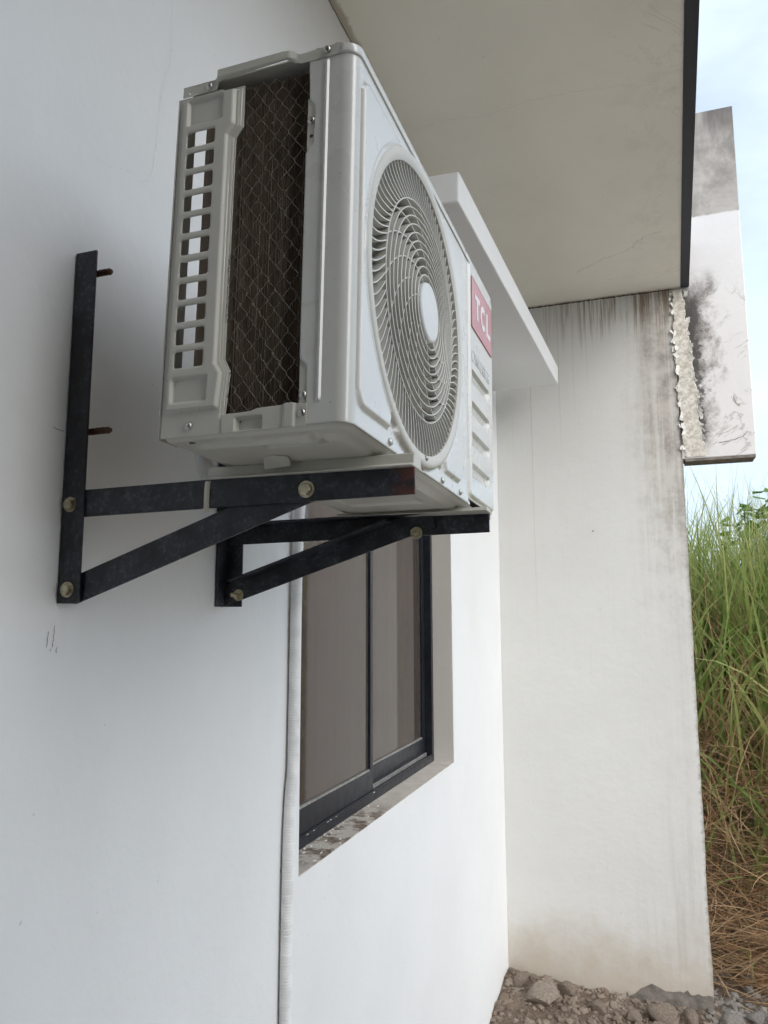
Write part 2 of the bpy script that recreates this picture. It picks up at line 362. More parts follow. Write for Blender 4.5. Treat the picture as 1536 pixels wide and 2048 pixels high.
def sheet(name, sdf, hf, bounds, h, fn, mat, parent=None, thick=0, angle=35):
    """sheet-metal piece: the region sdf<0 of a (u,v) grid, raised by hf, mapped by fn"""
    u0, u1, v0, v1 = bounds
    u = np.linspace(u0, u1, int(round((u1-u0)/h))+1); v = np.linspace(v0, v1, int(round((v1-v0)/h))+1)
    U, V = np.meshgrid(u, v, indexing='ij')
    for _ in range(2):
        s0 = sdf(U, V); e = h*.02
        gx = (sdf(U+e, V)-sdf(U-e, V))/(2*e); gy = (sdf(U, V+e)-sdf(U, V-e))/(2*e); g2 = np.maximum(gx*gx+gy*gy, .25)
        mk = np.abs(s0) < .56*h
        U = np.where(mk, U-s0*gx/g2, U); V = np.where(mk, V-s0*gy/g2, V)
    s1 = sdf(U, V); keep = s1 < h*.12
    X, Y, Z = fn(U, V, hf(U, V)); vs = np.stack([X, Y, Z], -1).reshape(-1, 3)
    nu, nv = U.shape; idx = np.arange(nu*nv).reshape(nu, nv)
    q = np.stack([idx[:-1, :-1], idx[1:, :-1], idx[1:, 1:], idx[:-1, 1:]], -1).reshape(-1, 4); kq = keep.reshape(-1)[q]
    cnt = kq.sum(1); faces = [tuple(r) for r in q[cnt == 4].tolist()]
    for r, kk in zip(q[cnt == 3].tolist(), kq[cnt == 3].tolist()): faces.append(tuple(a for a, b in zip(r, kk) if b))
    used = np.zeros(nu*nv, bool)
    for f_ in faces: used[list(f_)] = True
    new = np.cumsum(used)-1
    o = mesh_obj(name, vs[used], [tuple(int(new[i]) for i in f_) for f_ in faces], mat, parent, angle=angle)
    if thick: solid(o, thick, -1)
    return o
def vnoise(x, y, seed=0):
    """smooth 2-D value noise, vectorised, in -1..1"""
    x = np.asarray(x, float); y = np.asarray(y, float); xi = np.floor(x).astype(int); yi = np.floor(y).astype(int); fx = ss(x-xi); fy = ss(y-yi)
    def h(a, b):
        n = (a*374761393+b*668265263+seed*974634) & 0x7fffffff; n = ((n ^ (n >> 13))*1274126177) & 0x7fffffff
        return ((n ^ (n >> 16)) & 0xffff)/32767.5-1
    return (h(xi, yi)*(1-fx)+h(xi+1, yi)*fx)*(1-fy)+(h(xi, yi+1)*(1-fx)+h(xi+1, yi+1)*fx)*fy
def fbm(x, y, seed=0, o=4):
    r = 0; a = 1
    for k in range(o): r = r+a*vnoise(x*2**k, y*2**k, seed+k); a *= .5
    return r/1.9

# ---------------------------------------------------------------- ground
def gz(x, y):
    x = np.asarray(x, float); y = np.asarray(y, float)
    z = -.09+.02*fbm(x*1.5, y*1.5, 3)
    mound = np.exp(-((x-.05)/.40)**2-((y-4.4)/.5)**2)*.055
    z = z+mound*(1+.25*fbm(x*7, y*7, 9))
    z = z+.018*fbm(x*9, y*9, 5, 3)*np.exp(-((x-.7)/2.0)**2-((y-4)/2.0)**2)
    t = np.clip((y-4.85+.12*fbm(x*1.1, y*.6, 21))/2.0, 0, 1.0)
    z = z+1.35*ss(t)+.10*t*fbm(x*1.3, y*1.3, 31)+np.clip((y-7)/40, 0, .4)
    return z
def axis(fine0, fine1, h, far):
    a = list(np.arange(fine0, fine1+1e-6, h)); st = h
    while a[-1] < far: st *= 1.35; a.append(a[-1]+st)
    st = h
    while a[0] > -far: st *= 1.35; a.insert(0, a[0]-st)
    return np.array(a)
gx_, gy_ = axis(-.1, 2.2, .025, 600), axis(3.6, 7.2, .03, 600)
GX, GY = np.meshgrid(gx_, gy_, indexing='ij'); GZ = gz(GX, GY)
idx = np.arange(GX.size).reshape(GX.shape)
q = np.stack([idx[:-1, :-1], idx[1:, :-1], idx[1:, 1:], idx[:-1, 1:]], -1).reshape(-1, 4)
ground = mesh_obj('ground', np.stack([GX, GY, GZ], -1).reshape(-1, 3), [tuple(r) for r in q.tolist()], 'soil', angle=60)
tag(ground, 'bare stony brown soil at the foot of the walls', 'ground', kind='structure')

yx, yy_ = np.linspace(1.9, 16, 24), np.linspace(-14, 3.4, 30)  # pale slab added out of view, bounces light up to the soffit
YX, YY = np.meshgrid(yx, yy_, indexing='ij'); idx = np.arange(YX.size).reshape(YX.shape)
q = np.stack([idx[:-1, :-1], idx[1:, :-1], idx[1:, 1:], idx[:-1, 1:]], -1).reshape(-1, 4)
M['bounce_slab'] = simple('pale_bounce_surface', (.42, .39, .34), .9, var=.2, scale=3, bump=.4, bscale=60, bdist=.004)
bounce_slab = mesh_obj('bounce_slab', np.stack([YX, YY, np.full(YX.shape, -.02)], -1).reshape(-1, 3), [tuple(r) for r in q.tolist()], 'bounce_slab'); solid(bounce_slab, .12)
tag(bounce_slab, 'unseen pale slab added beside the house to bounce light upward', 'bounce_slab', kind='structure')

# ---------------------------------------------------------------- house
YB = 4.505; ZS = 3.791
house = empty('house', (0, 0, 0))
tag(house, 'white plastered house with window, deep eave and stained return wall', 'house')
W0, W1, WZ0, WZ1 = 1.786, 3.34, 1.28, 2.86
def wall_with_opening():
    ys = [-4.0, W0, W1, YB]; zs = [-.4, WZ0, WZ1, ZS+.05]
    v = []; f = []
    for xx in (0.0, -.22):
        for y in ys:
            for z in zs: v.append((xx, y, z))
    I = lambda k, i, j: k*16+i*4+j
    for i in range(3):
        for j in range(3):
            if (i, j) == (1, 1): continue
            f.append((I(0, i, j), I(0, i+1, j), I(0, i+1, j+1), I(0, i, j+1)))
            f.append((I(1, i, j), I(1, i, j+1), I(1, i+1, j+1), I(1, i+1, j)))
    for (i, j), (k, l) in (((0, 0), (3, 0)), ((3, 0), (3, 3)), ((3, 3), (0, 3)), ((0, 3), (0, 0))):
        f.append((I(0, i, j), I(1, i, j), I(1, k, l), I(0, k, l)))
    return mesh_obj('wall', v, f, 'wall', house, smooth=False)
wall = wall_with_opening()
# window reveal lining (sill, jambs, head) as the visible thickness of the wall
e = .0015
b = MB().box((-.22, W0, WZ0-.02), (-e, W1, WZ0+.002)); b.build('sill', 'sill', house, smooth=False)
b = MB().box((-.22, W1-.002, WZ0+.002), (-e, W1+.02, WZ1-.002)); b.build('jamb', 'reveal', house, smooth=False)
b = MB().box((-.22, W0-.02, WZ0+.002), (-e, W0+.002, WZ1-.002)); b.build('jamb', 'reveal', house, smooth=False)
b = MB().box((-.22, W0, WZ1-.002), (-e, W1, WZ1+.02)); b.build('lintel', 'reveal', house, smooth=False)
# soffit slab and fascia
ex = lambda y: 1.0884+(y-YB)*.0262
mesh = MB().prism([(-4.2, -4.0), (ex(-4.0), -4.0), (ex(YB), YB), (-4.2, YB)], lambda u, v, t: (u, v, t), ZS, ZS+.16)
soffit = mesh.build('soffit', 'soffit', house, smooth=False)
f0, f1 = -4.0, YB+.02
MB().prism([(ex(f0)+.001, f0), (ex(f0)+.036, f0), (ex(f1)+.047, f1), (ex(f1)+.001, f1)], lambda u, v, t: (u, v, t), ZS-.006, ZS+.26).build('fascia', 'fascia', house, smooth=False)
MB().box((-4.2, -4.0, ZS+.165), (ex(-4), YB, ZS+.24)).build('roof', 'fascia', house, smooth=False)
# return wall with an uneven right arris and a ragged foot
zz = np.linspace(-.35, ZS+.03, 90)
poly = [(0.0005, -.35)]+[(1.049+.003*float(vnoise(z*9, 0, 2))+.002*float(vnoise(z*31, 0, 4))+(.004 if z < .15 else 0), float(z)) for z in zz]+[(0.0005, ZS+.03)]
ret = MB().prism(poly, lambda u, v, t: (u, t, v), YB, YB+.16).build('return_wall', 'return', house, smooth=False)
ret['label'] = 'stained white return wall with brown drips under the eave'
# broken plaster foot: bare cement band showing at the base
pb = [(.63, -.3), (.63, -.055)]+[(.63+.42*k/24, -.075+(.078+.022*float(fbm(k*.7, 0, 11))-(.03*(k/24)))*float(ss(k/7))) for k in range(25)]+[(1.05, -.3)]
MB().prism(pb, lambda u, v, t: (u, t, v), YB-.006, YB+.01).build('bare_cement_foot', 'cement', house, smooth=False)
# projecting roof-edge fin (concrete)
fin = MB().box((1.046, YB-.006, 2.782), (1.4245, YB+.15, 4.85)).build('roof_edge_fin', 'fin', house, smooth=False); bevel(fin, .004)
fin['label'] = 'mould-blackened concrete fin with bare grey top'
MB().box((1.062, YB-.004, 2.768), (1.42, YB+.14, 2.7815)).build('fin_soffit_edge', 'cement', house, smooth=False)
# peeling strip: bare render with curled paint shards
def pk(U, V):
    t = (V-2.78)/(3.80-2.78)
    c = 1.112-.045*t+.010*fbm(V*6, V*0, 41); hw = (.050-.020*ss((t-.45)/.55))*(1+.35*fbm(V*16, U*3, 43))
    return np.abs(U-c)-hw+.007*fbm(U*60, V*60, 45)
def pkb(U, V): return np.maximum(pk(U, V), np.maximum(2.79-V, V-3.775))
sheet('peeled_patch', pkb, lambda U, V: .0012+.0008*fbm(U*50, V*50, 47), (1.0, 1.22, 2.77, 3.79), .004, lambda U, V, H: (U, YB-.007-H, V), 'peel', house, .002)
for k in range(64):
    z = random.uniform(2.80, 3.76); t = (z-2.78)/1.02; side = random.choice((-1, 1))
    x = 1.112-.045*t+side*(.052-.018*t)+random.uniform(-.010, .010)
    a = random.uniform(.008, .022); c = random.uniform(.012, .045); rot = random.uniform(-.7, .7); curl = random.uniform(.1, .7)
    mb = MB(); vs = []
    for i in range(4):
        for j in range(3):
            u = (i/3-.5)*a*random.uniform(.7, 1.2); v = (j/2-.5)*c*random.uniform(.7, 1.15)
            vs.append((x+u*math.cos(rot)-v*math.sin(rot), YB-.0092-curl*max(0, side*(i/3-.5)+.5)**2*a, z+u*math.sin(rot)+v*math.cos(rot)))
    mb.add(vs, [(i*3+j, (i+1)*3+j, (i+1)*3+j+1, i*3+j+1) for i in range(3) for j in range(2)])
    solid(mb.build('paint_flake', 'flake', house, smooth=False), .0012)
# concrete canopy over the window
cy0, cy1 = 2.07, 4.26
can = MB().add([(-.05, cy0-.02, 3.14), (.362, cy0, 3.135), (.405, cy1, 3.212), (-.05, cy1+.03, 3.218), (-.05, cy0-.02, 3.235), (.366, cy0, 3.232), (.408, cy1, 3.315), (-.05, cy1+.03, 3.325)],
               [(0, 3, 2, 1), (4, 5, 6, 7), (0, 1, 5, 4), (1, 2, 6, 5), (2, 3, 7, 6), (3, 0, 4, 7)]).build('window_canopy', 'wall', house, smooth=False)
bevel(can, .006, 2)
# rest of the building shell
MB().box((-4.2, -4.1, -.4), (-4.05, YB, ZS)).build('back_wall', 'wall', house, smooth=False)
MB().box((-4.05, YB-.15, -.4), (-.221, YB, ZS)).build('end_wall', 'wall', house, smooth=False)
MB().box((-4.05, -4.0, -.4), (-.221, -3.85, ZS)).build('end_wall', 'wall', house, smooth=False)
MB().box((-4.05, -3.85, .3), (-.221, YB-.151, .4)).build('room_floor', 'room', house, smooth=False)
# unseen dark wall added behind the viewer, blocks sun and sky from the unit
MB().box((0.0005, -1.10, -.4), (3.7, -0.9, 7.0)).build('added_shade_wall', 'wing', house, smooth=False)
# sliding window
fx = -.088
win = MB()
for lo, hi in (((fx-.07, W0+.002, WZ0+.002), (fx, W1-.002, WZ0+.028)), ((fx-.07, W0+.002, WZ1-.032), (fx, W1-.002, WZ1-.003)),
               ((fx-.07, W0+.002, WZ0+.0285), (fx, W0+.03, WZ1-.0325)), ((fx-.07, W1-.030, WZ0+.0285), (fx, W1-.002, WZ1-.0325))): win.box(lo, hi)
window = bevel(win.build('window', 'alu', house, smooth=False), .0015); window['label'] = 'black aluminium two-pane sliding window'
MB().box((fx-.030, W0+.031, WZ0+.0282), (fx-.026, W1-.031, WZ0+.042)).build('track', 'alulight', window, smooth=False)
MB().box((fx-.004, W0+.031, WZ0+.0283), (fx-.002, W1-.031, WZ0+.036)).build('track', 'alu', window, smooth=False)
def sash(y0, y1, x1, wl, wr):
    x0 = x1-.022; z0, z1 = WZ0+.034, WZ1-.035; b = MB()
    b.box((x0, y0, z0), (x1, y1, z0+.070)); b.box((x0, y0, z1-.045), (x1, y1, z1)); b.box((x0, y0, z0+.0702), (x1, y0+wl, z1-.0452)); b.box((x0, y1-wr, z0+.0702), (x1, y1, z1-.0452))
    s_ = bevel(b.build('sash', 'alu', window, smooth=False), .0015)
    MB().box((x1-.009, y0+wl, z0+.0704), (x1-.002, y1-wr, z0+.077)).build('gasket', 'alulight', window, smooth=False)
    MB().box((x1-.014, y0+wl-.004, z0+.066), (x1-.009, y1-wr+.004, z1-.041)).build('pane', 'pane', window, smooth=False)
sash(W0+.031, 2.575, fx-.006, .035, .028)
sash(2.535, W1-.031, fx-.032, .035, .035)
# curtain behind the glass
cv = []; ny = 140
for i in range(ny+1):
    y = W0+.03+(W1-W0-.06)*i/ny; a = 1 if y > 2.5 else .35
    xx = fx-.115+.018*a*math.sin(i*.62)+.012*a*math.sin(i*.27+1)-.02*a*math.sin(i*.11)
    cv += [(xx, y, WZ0-.1), (xx-.004*math.sin(i), y, WZ1+.05)]
MB().add(cv, [(2*i, 2*i+2, 2*i+3, 2*i+1) for i in range(ny)]).build('curtain', 'curtain', house)
# rubble of mortar left on the window track
mb = MB()
for k in range(90):
    y = 1.83+abs(random.gauss(0, .35)); x = random.uniform(fx-.02, -.006) if random.random() < .6 else random.uniform(fx-.004, fx+.012); r = random.uniform(.0008, .0028)
    if y > 3.2: continue
    z = WZ0+.0025+(.026 if x < fx else 0); mb.box((x-r, y-r*random.uniform(1, 2.5), z), (x+r*random.uniform(.5, 1), y+r*random.uniform(1, 2.5), z+r*random.uniform(.5, 1.1)), Matrix.Rotation(0, 4, 'Z'))
o = mb.build('mortar_crumbs', 'flake', house, smooth=False); o['kind'] = 'stuff'
# hairline cracks and pencil marks on the plaster, as thin grooves' edges
def crack(name, pts, wd, plane, mat):
    v = []; f = []
    for i, (a, c) in enumerate(pts):
        p0 = pts[max(i-1, 0)]; p1 = pts[min(i+1, len(pts)-1)]; dx, dy = p1[0]-p0[0], p1[1]-p0[1]; L = math.hypot(dx, dy) or 1; ww = wd*random.uniform(.4, 1.0)/2
        for s_ in (-1, 1): v.append(plane(a-dy/L*ww*s_, c+dx/L*ww*s_))
    f = [(2*i, 2*i+1, 2*i+3, 2*i+2) for i in range(len(pts)-1)]
    return mesh_obj(name, v, f, mat, house, smooth=False)
def wander(pts, n=7, j=.006):
    o = []
    for (a, b), (c, d) in zip(pts[:-1], pts[1:]):
        for i in range(n): t = i/n; o.append((a+(c-a)*t+random.uniform(-j, j), b+(d-b)*t+random.uniform(-j, j)))
    return o+[pts[-1]]
M['crackm'] = simple('hairline_crack', (.66, .655, .64), .9, var=.3, scale=80)
M['softcrack'] = simple('faint_crack', (.56, .52, .46), .9, var=.2, scale=60)
M['pencil'] = simple('pencil_mark', (.10, .10, .10), .8, var=.4, scale=300)
M['grime'] = simple('dark_grime', (.24, .20, .17), .95, var=.4, scale=50)
pw = lambda y, z: (.0006, y, z)
crack('crack', wander([(1.17, 3.16), (1.150, 3.14), (1.155, 3.03), (1.150, 2.985), (1.135, 2.955), (1.126, 2.90), (1.120, 2.82), (1.112, 2.75), (1.10, 2.72)], 8, .0022), .0009, pw, 'crackm')
crack('crack', wander([(1.10, 2.72), (1.08, 2.705), (1.06, 2.71), (1.03, 2.70), (1.0, 2.685), (.96, 2.68)], 8, .002), .0006, pw, 'crackm')
ps = lambda x, y: (x, y, ZS-.0006)
crack('crack', wander([(.06, 2.62), (.2, 2.60), (.33, 2.63), (.5, 2.60), (.66, 2.60), (.86, 2.63)], 9, .004), .0010, ps, 'softcrack')
crack('crack', wander([(.55, 4.10), (.70, 3.98), (.82, 3.93), (.90, 3.80), (.98, 3.78)], 9, .008), .004, ps, 'softcrack')
for pts in ([(.9270, 1.9), (.9255, 1.893), (.9268, 1.890), (.9248, 1.884), (.9262, 1.880), (.9240, 1.874), (.9245, 1.868)], [(.915, 1.892), (.9135, 1.880), (.9125, 1.868)], [(.9215, 1.866), (.920, 1.862)],
            [(.935, 1.868), (.931, 1.862), (.934, 1.860)], [(.9000, 2.200), (.908, 2.1985), (.922, 2.198)], [(1.02, 2.09), (1.0205, 2.083)]):
    crack('pencil_mark', wander(pts, 4, .0005), .0012, pw, 'pencil')
pf = lambda x, z: (x, YB-.0072, z)
crack('crack', wander([(1.24, 2.86), (1.30, 2.868), (1.36, 2.885), (1.385, 2.91)], 12, .003), .0045, pf, 'grime')
crack('crack', wander([(1.33, 3.12), (1.335, 3.08), (1.36, 3.06)], 12, .003), .004, pf, 'grime')
crack('crack', wander([(1.40, 3.48), (1.36, 3.47), (1.33, 3.44), (1.30, 3.43)], 12, .003), .0025, pf, 'crackm')
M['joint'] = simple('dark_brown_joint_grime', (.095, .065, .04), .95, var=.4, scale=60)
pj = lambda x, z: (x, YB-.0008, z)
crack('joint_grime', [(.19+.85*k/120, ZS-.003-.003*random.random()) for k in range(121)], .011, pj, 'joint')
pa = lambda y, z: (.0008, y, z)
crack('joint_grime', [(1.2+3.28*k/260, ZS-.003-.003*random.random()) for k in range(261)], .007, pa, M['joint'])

# nail in the return wall
mb = MB().tube([(.545, YB+.02, 2.392), (.545, YB-.018, 2.394), (.553, YB-.026, 2.396)], .0022, 6)
tag(mb.build('nail', 'rust'), 'small bent nail sticking out of the white return wall', 'nail')

# ---------------------------------------------------------------- air conditioner (local: X out from the wall, Y along the wall, Z up)
AC = empty('air_conditioner')
AM = Matrix(((0.99989, 0.01345, 0.00551), (-0.01361, 0.99945, 0.03022), (-0.0051, -0.03029, 0.99953))).to_4x4(); AM.translation = Vector((.265, .798, 2.134))
AC.matrix_world = AM
tag(AC, 'beige split-type air conditioner outdoor unit mounted on black wall brackets', 'air conditioner')
D, WD, H = .264, .78, .501
side = lambda U, V, Hh: (U, -Hh, V)
# slotted corner guard
gp = [(.0035, .482), (.102, .482), (.1025, .421), (.092, .407), (.0915, .100), (.1005, .083), (.0955, .023), (.0945, .002), (.0035, .002)]
slots = [(.424-.0310*k) for k in range(11)]
def gsdf(U, V):
    d = psdf(U, V, gp)
    for zt in slots: d = np.maximum(d, -rbox(U, V, .0215, .064, zt-.0215, zt, .003))
    return d
gpl = [(.012, .4765), (.0905, .4765), (.0905, .425), (.082, .411), (.0815, .094), (.090, .080), (.086, .036), (.012, .036)]
def gh(U, V):
    d = psdf(U, V, gpl); h = .0055*ss(-d/.0055+.45)
    r1 = rbox(U, V, .0195, .0755, .4345, .4735, .003); r2 = rbox(U, V, .0185, .0725, .0455, .0795, .003)
    h = h-.0048*ss(-r1/.005+.3)-.0048*ss(-r2/.005+.3)
    # stepped right margin
    de = -psdf(U, V, gp); onr = (U > .07)
    h = h-onr*(.0018*ss((.0040-de)/.0018)+.0018*ss((.0072-de)/.0018))*ss((V-.02)/.005)
    for zt in slots: h = h-.0012*ss(1-rbox(U, V, .0215, .064, zt-.0215, zt, .003)/.0025)
    return h
sp = sheet('corner_guard', gsdf, gh, (0, .106, 0, .486), .00125, side, 'ac', AC, .0012)
# its rounded return at the back
n = 8; v = []; f = []
for i in range(n+1):
    a = math.pi/2*i/n
    for z in (.002, .482): v.append((.0035-.0035*math.sin(a)+0, .0035-.0035*math.cos(a), z))
for z in (.002, .482): v.append((0, .042, z))
MB().add(v, [(2*i, 2*i+2, 2*i+3, 2*i+1) for i in range(n+1)]).build('rear_flange', 'ac', AC); solid(AC.children[-1], .001)
# front cabinet sheet: side wing, rounded corner and face in one bend
R0 = .02; x_s = .196; L1 = D-R0-x_s; L2 = R0*math.pi/2
FC = (.268, .247); FR = .237
s_of = lambda Y: L1+L2+Y-R0
def bend(U, V, Hh):
    a = np.clip((U-L1)/R0, 0, math.pi/2); yy = np.maximum(U-L1-L2, 0)
    nx, ny = np.sin(a), -np.cos(a)
    X = np.where(U < L1, x_s+U, D-R0+R0*np.sin(a)); Y = np.where(U < L1, 0, R0-R0*np.cos(a)+yy)
    return X+nx*Hh, Y+ny*Hh, V
YF1 = .574
def fsdf(U, V):
    wing = [(.003, .487), (.005, .434), (.0128, .424), (.0120, .372), (.0015, .358), (.0020, .088), (.0122, .077), (.0118, .004), (s_of(YF1), .004), (s_of(YF1), .4915), (.003, .4915)]
    d = psdf(U, V, wing)
    return np.maximum(d, FR-.004-np.hypot(U-s_of(FC[0]), V-FC[1]))
def fh(U, V):
    h = .0028*ss(-rbox(U, V, .0258, .0312, .032, .484, .0026)/.0022+.3)            # vertical swage on the wing
    fld = rbox(U, V, s_of(.019), s_of(.512), .030, .4635, .02)
    for yb in (.142, .395): fld = np.maximum(fld, -psdf(U, V, [(s_of(yb-.020), .0), (s_of(yb-.008), .052), (s_of(yb+.006), .054), (s_of(yb+.022), .0)]))
    h = h+.0055*ss(-fld/.005+.5)
    h = h-.002*ss(1-np.abs(np.hypot(U-s_of(FC[0]), V-FC[1])-FR-.003)/.0025)*(U > L1+L2)
    return h
sheet('front_cabinet', fsdf, fh, (0, s_of(YF1)+.001, .002, .494), .00225, bend, 'acfront', AC, .0012)
# service cover with hand-hold recesses
front = lambda U, V, Hh: (D+Hh, U, V)
csl = (.270, .206, .146, .084)
def ch(U, V):
    h = .0045*ss(-rbox(U, V, YF1+.0035, WD-.001, .020, .488, .008)/.005+.35)
    for zt in csl:
        r = rbox(U, V, .592, .742, zt-.026, zt, .001); dep = .0068*np.clip((V-(zt-.026))/.026, 0, 1)**.6
        h = h-dep*ss(-r/.0012+.5)
    return h
sheet('service_cover', lambda U, V: rbox(U, V, YF1+.0005, WD, .014, .4915, .006), ch, (YF1, WD+.002, .012, .494), .002, front, 'acfront', AC, .0012)
MB().box((D-.0085, YF1-.022, .006), (D-.0035, YF1+.026, .489)).build('cover_channel', 'acfront', AC, smooth=False)
# right end, rear shell parts and base pan
MB().box((.002, WD-.003, .004), (D-.003, WD-.001, .488)).build('end_panel', 'ac', AC, smooth=False)
MB().box((.001, .56, .004), (.003, WD-.004, .488)).build('rear_panel', 'ac', AC, smooth=False)
MB().box((.03, .556, .006), (D-.006, .559, .486)).build('partition', 'dark', AC, smooth=False)
# top cover: roof sheet plus the skirt with its raised lifting channel
def tsk(U, V):
    top = np.interp(U, [.008, .058, .066, .162, .178, .186, .25], [.4985, .4985, .5065, .5065, .5055, .5015, .504]); bot = np.interp(U, [0, .0615, .0635, .168, .186, .26], [.4835, .4835, .4925, .4945, .4885, .4885])
    d = np.maximum(V-top, bot-V)*.9; d = np.maximum(d, np.maximum(.008-U, U-(D-R0)))
    return np.maximum(d, .0021-np.hypot(U-.0185, V-.4885))
def tskh(U, V):
    c = ss((U-.060)/.006)*ss((.184-U)/.014)
    return .0012+.0065*c*ss((V-.4905)/.006)
sheet('top_skirt', tsk, tskh, (.005, D-R0+.002, .480, .510), .001, side, 'ac', AC, .001)
# front and corner run of the skirt
def bend2(U, V, Hh):
    a = np.clip(U/R0, 0, math.pi/2); yy = np.maximum(U-L2, 0)
    r_ = R0+.0012+Hh; X = D-R0+r_*np.sin(a); Y = R0-r_*np.cos(a)+yy; return X, Y, V
sheet('top_skirt_front', lambda U, V: np.maximum(np.maximum(V-.5065, .4885-V), np.maximum(-U, U-(L2+WD-R0))), lambda U, V: -.012*ss((V-.498)/.009)**2, (0, L2+WD-R0, .4885, .5065), .003, bend2, 'acfront', AC, .001)
MB().box((.010, .004, .4995), (D-.010, WD-.002, .5015)).build('top_cover', 'ac', AC, smooth=False)
# base pan: underside with pressed ribs and a rounded edge
def bsdf(U, V): return rbox(U, V, .002, D-.002, .002, WD-.002, .018)
def bh(U, V):
    h = .006*ss(-rbox(U, V, .02, D-.022, .03, WD-.03, .03)/.016+.2)
    for (a, b_, c, d_) in ((.06, .12, .02, .035), (.13, .22, .045, .058), (.20, .215, .02, .06), (.03, .2, .22, .26), (.05, .23, .33, .36), (.06, .2, .42, .50)):
        h = h-.004*ss(-rbox(U, V, a, b_, c, d_, .005)/.004+.4)
    h = h-.005*ss(1-np.abs(np.hypot(U-.13, V-.30)-.06)/.008)
    return h
def bmap(U, V, Hh):
    e_ = np.clip(-bsdf(U, V), 0, .012); return U, V, .004-.004*np.sqrt(np.clip(1-(1-e_/.012)**2, 0, 1))-Hh*.8
sheet('base_pan', lambda U, V: np.minimum(np.maximum(bsdf(U, V), .009-np.hypot((U-.035), (V-.020)*1.8)), 9), bh, (0, D, 0, WD), .004, bmap, 'ac', AC, 0)
solid(AC.children[-1], .001, 1)
# base rim seen under the coil opening, with its pressed pocket
def rs(U, V):
    top = np.interp(U, [.094, .105, .112, .135, .142, .150, .176, .185, .21], [.0255, .027, .0265, .0275, .030, .0305, .031, .0325, .030]); return np.maximum(np.maximum(V-top, .002-V), np.maximum(.0935-U, U-.2095))
def rh(U, V): return .001-.0075*ss(-rbox(U, V, .112, .150, .004, .0215, .001)/.0045+.25)+.003*ss((U-.178)/.004)*ss((.196-U)/.004)
sheet('base_rim', rs, rh, (.092, .212, 0, .035), .0011, side, 'ac', AC, .001)
# coil end tabs under the wing notches
for z0, z1 in ((.357, .436), (.030, .089)):
    o = MB().box((.1975, .0016, z0), (.213, .0028, z1)).build('coil_end_tab', 'ac', AC, smooth=False); bevel(o, .0008)
MB().box((.200, .0032, .004), (.203, .03, .488)).build('coil_end_plate', 'ac', AC, smooth=False)
# coil, wrapped side and rear
MB().box((.078, .016, .012), (.2, .046, .486)).build('side_coil', 'coil', AC, smooth=False)
MB().box((.004, .0625, .012), (.030, .555, .486)).build('rear_coil', 'coil', AC, smooth=False)
# fins standing proud of the coil face
mb = MB(); x = .0955
while x < .1985:
    lean = random.uniform(-.0006, .0006); mb.add([(x, .0162, .02), (x+.0003, .0162, .486), (x+lean, .0135, .486), (x+lean*1.5, .0135+random.uniform(0, .001), .25), (x+lean, .0135, .02)], [(0, 1, 2, 3, 4)]); x += random.uniform(.0019, .0027)
o = mb.build('coil_fins', 'coil', AC, smooth=False); o['kind'] = 'stuff'
# wire guard: twisted hexagonal netting
mb = MB(); cw, chh = .0205, .0285
for k in range(14):
    run = []; z = .016; c0 = .0800+k*cw/2; sg = 1 if k % 2 == 0 else -1; ph0 = random.uniform(-.02, .02)
    while z < .484:
        t = ((z-.016)/chh+ph0) % 1.0; T_ = 1-4*abs(t-.5)                # triangle wave, flattened at the twists
        T_ = max(-1, min(1, T_*1.22)); T_ = T_*(1.12-.12*T_*T_)
        px = c0+sg*cw/4*T_+.0010*math.sin(z*37+k*.7)+.0008*math.sin(z*83+k*1.9)
        if .085 < px < .2035: run.append((px, .0082+.0013*math.sin(z*60+k*1.3)+(.0006*sg if abs(T_) > .97 else 0), z))
        else:
            if len(run) > 3: mb.tube(run, .00068, 5)
            run = []
        z += chh/20
    if len(run) > 3: mb.tube(run, .00068, 5)
mb.build('wire_guard', 'wire', AC)
# fan shroud, motor and blades
mb = MB().lathe([(FR-.004, -.001), (FR-.012, -.03), (FR-.014, -.10)], (1, 0, 0), (D-.002, FC[0], FC[1]), 72, cap0=False, cap1=False); mb.build('fan_shroud', 'grille', AC)
fan = MB().lathe([(.012, -.055), (.048, -.05), (.055, -.085), (.05, -.12)], (1, 0, 0), (D, FC[0], FC[1]), 32).build('fan', 'fan', AC)
for k in range(3):
    v = []; nr, na = 10, 14
    for i in range(nr+1):
        r = .045+.165*i/nr; a0 = 2.1*k+.35*i/nr; wd_ = 1.35+.25*math.sin(i/nr*3)
        for j in range(na+1):
            a = a0+wd_*(j/na-.5); xx = D-.055-.065*(j/na)+.015*math.sin(math.pi*j/na)
            v.append((xx, FC[0]+r*math.cos(a), FC[1]+r*math.sin(a)))
    o = MB().add(v, [(i*(na+1)+j, (i+1)*(na+1)+j, (i+1)*(na+1)+j+1, i*(na+1)+j+1) for i in range(nr) for j in range(na)]).build('blade', 'fan', fan); solid(o, .003)
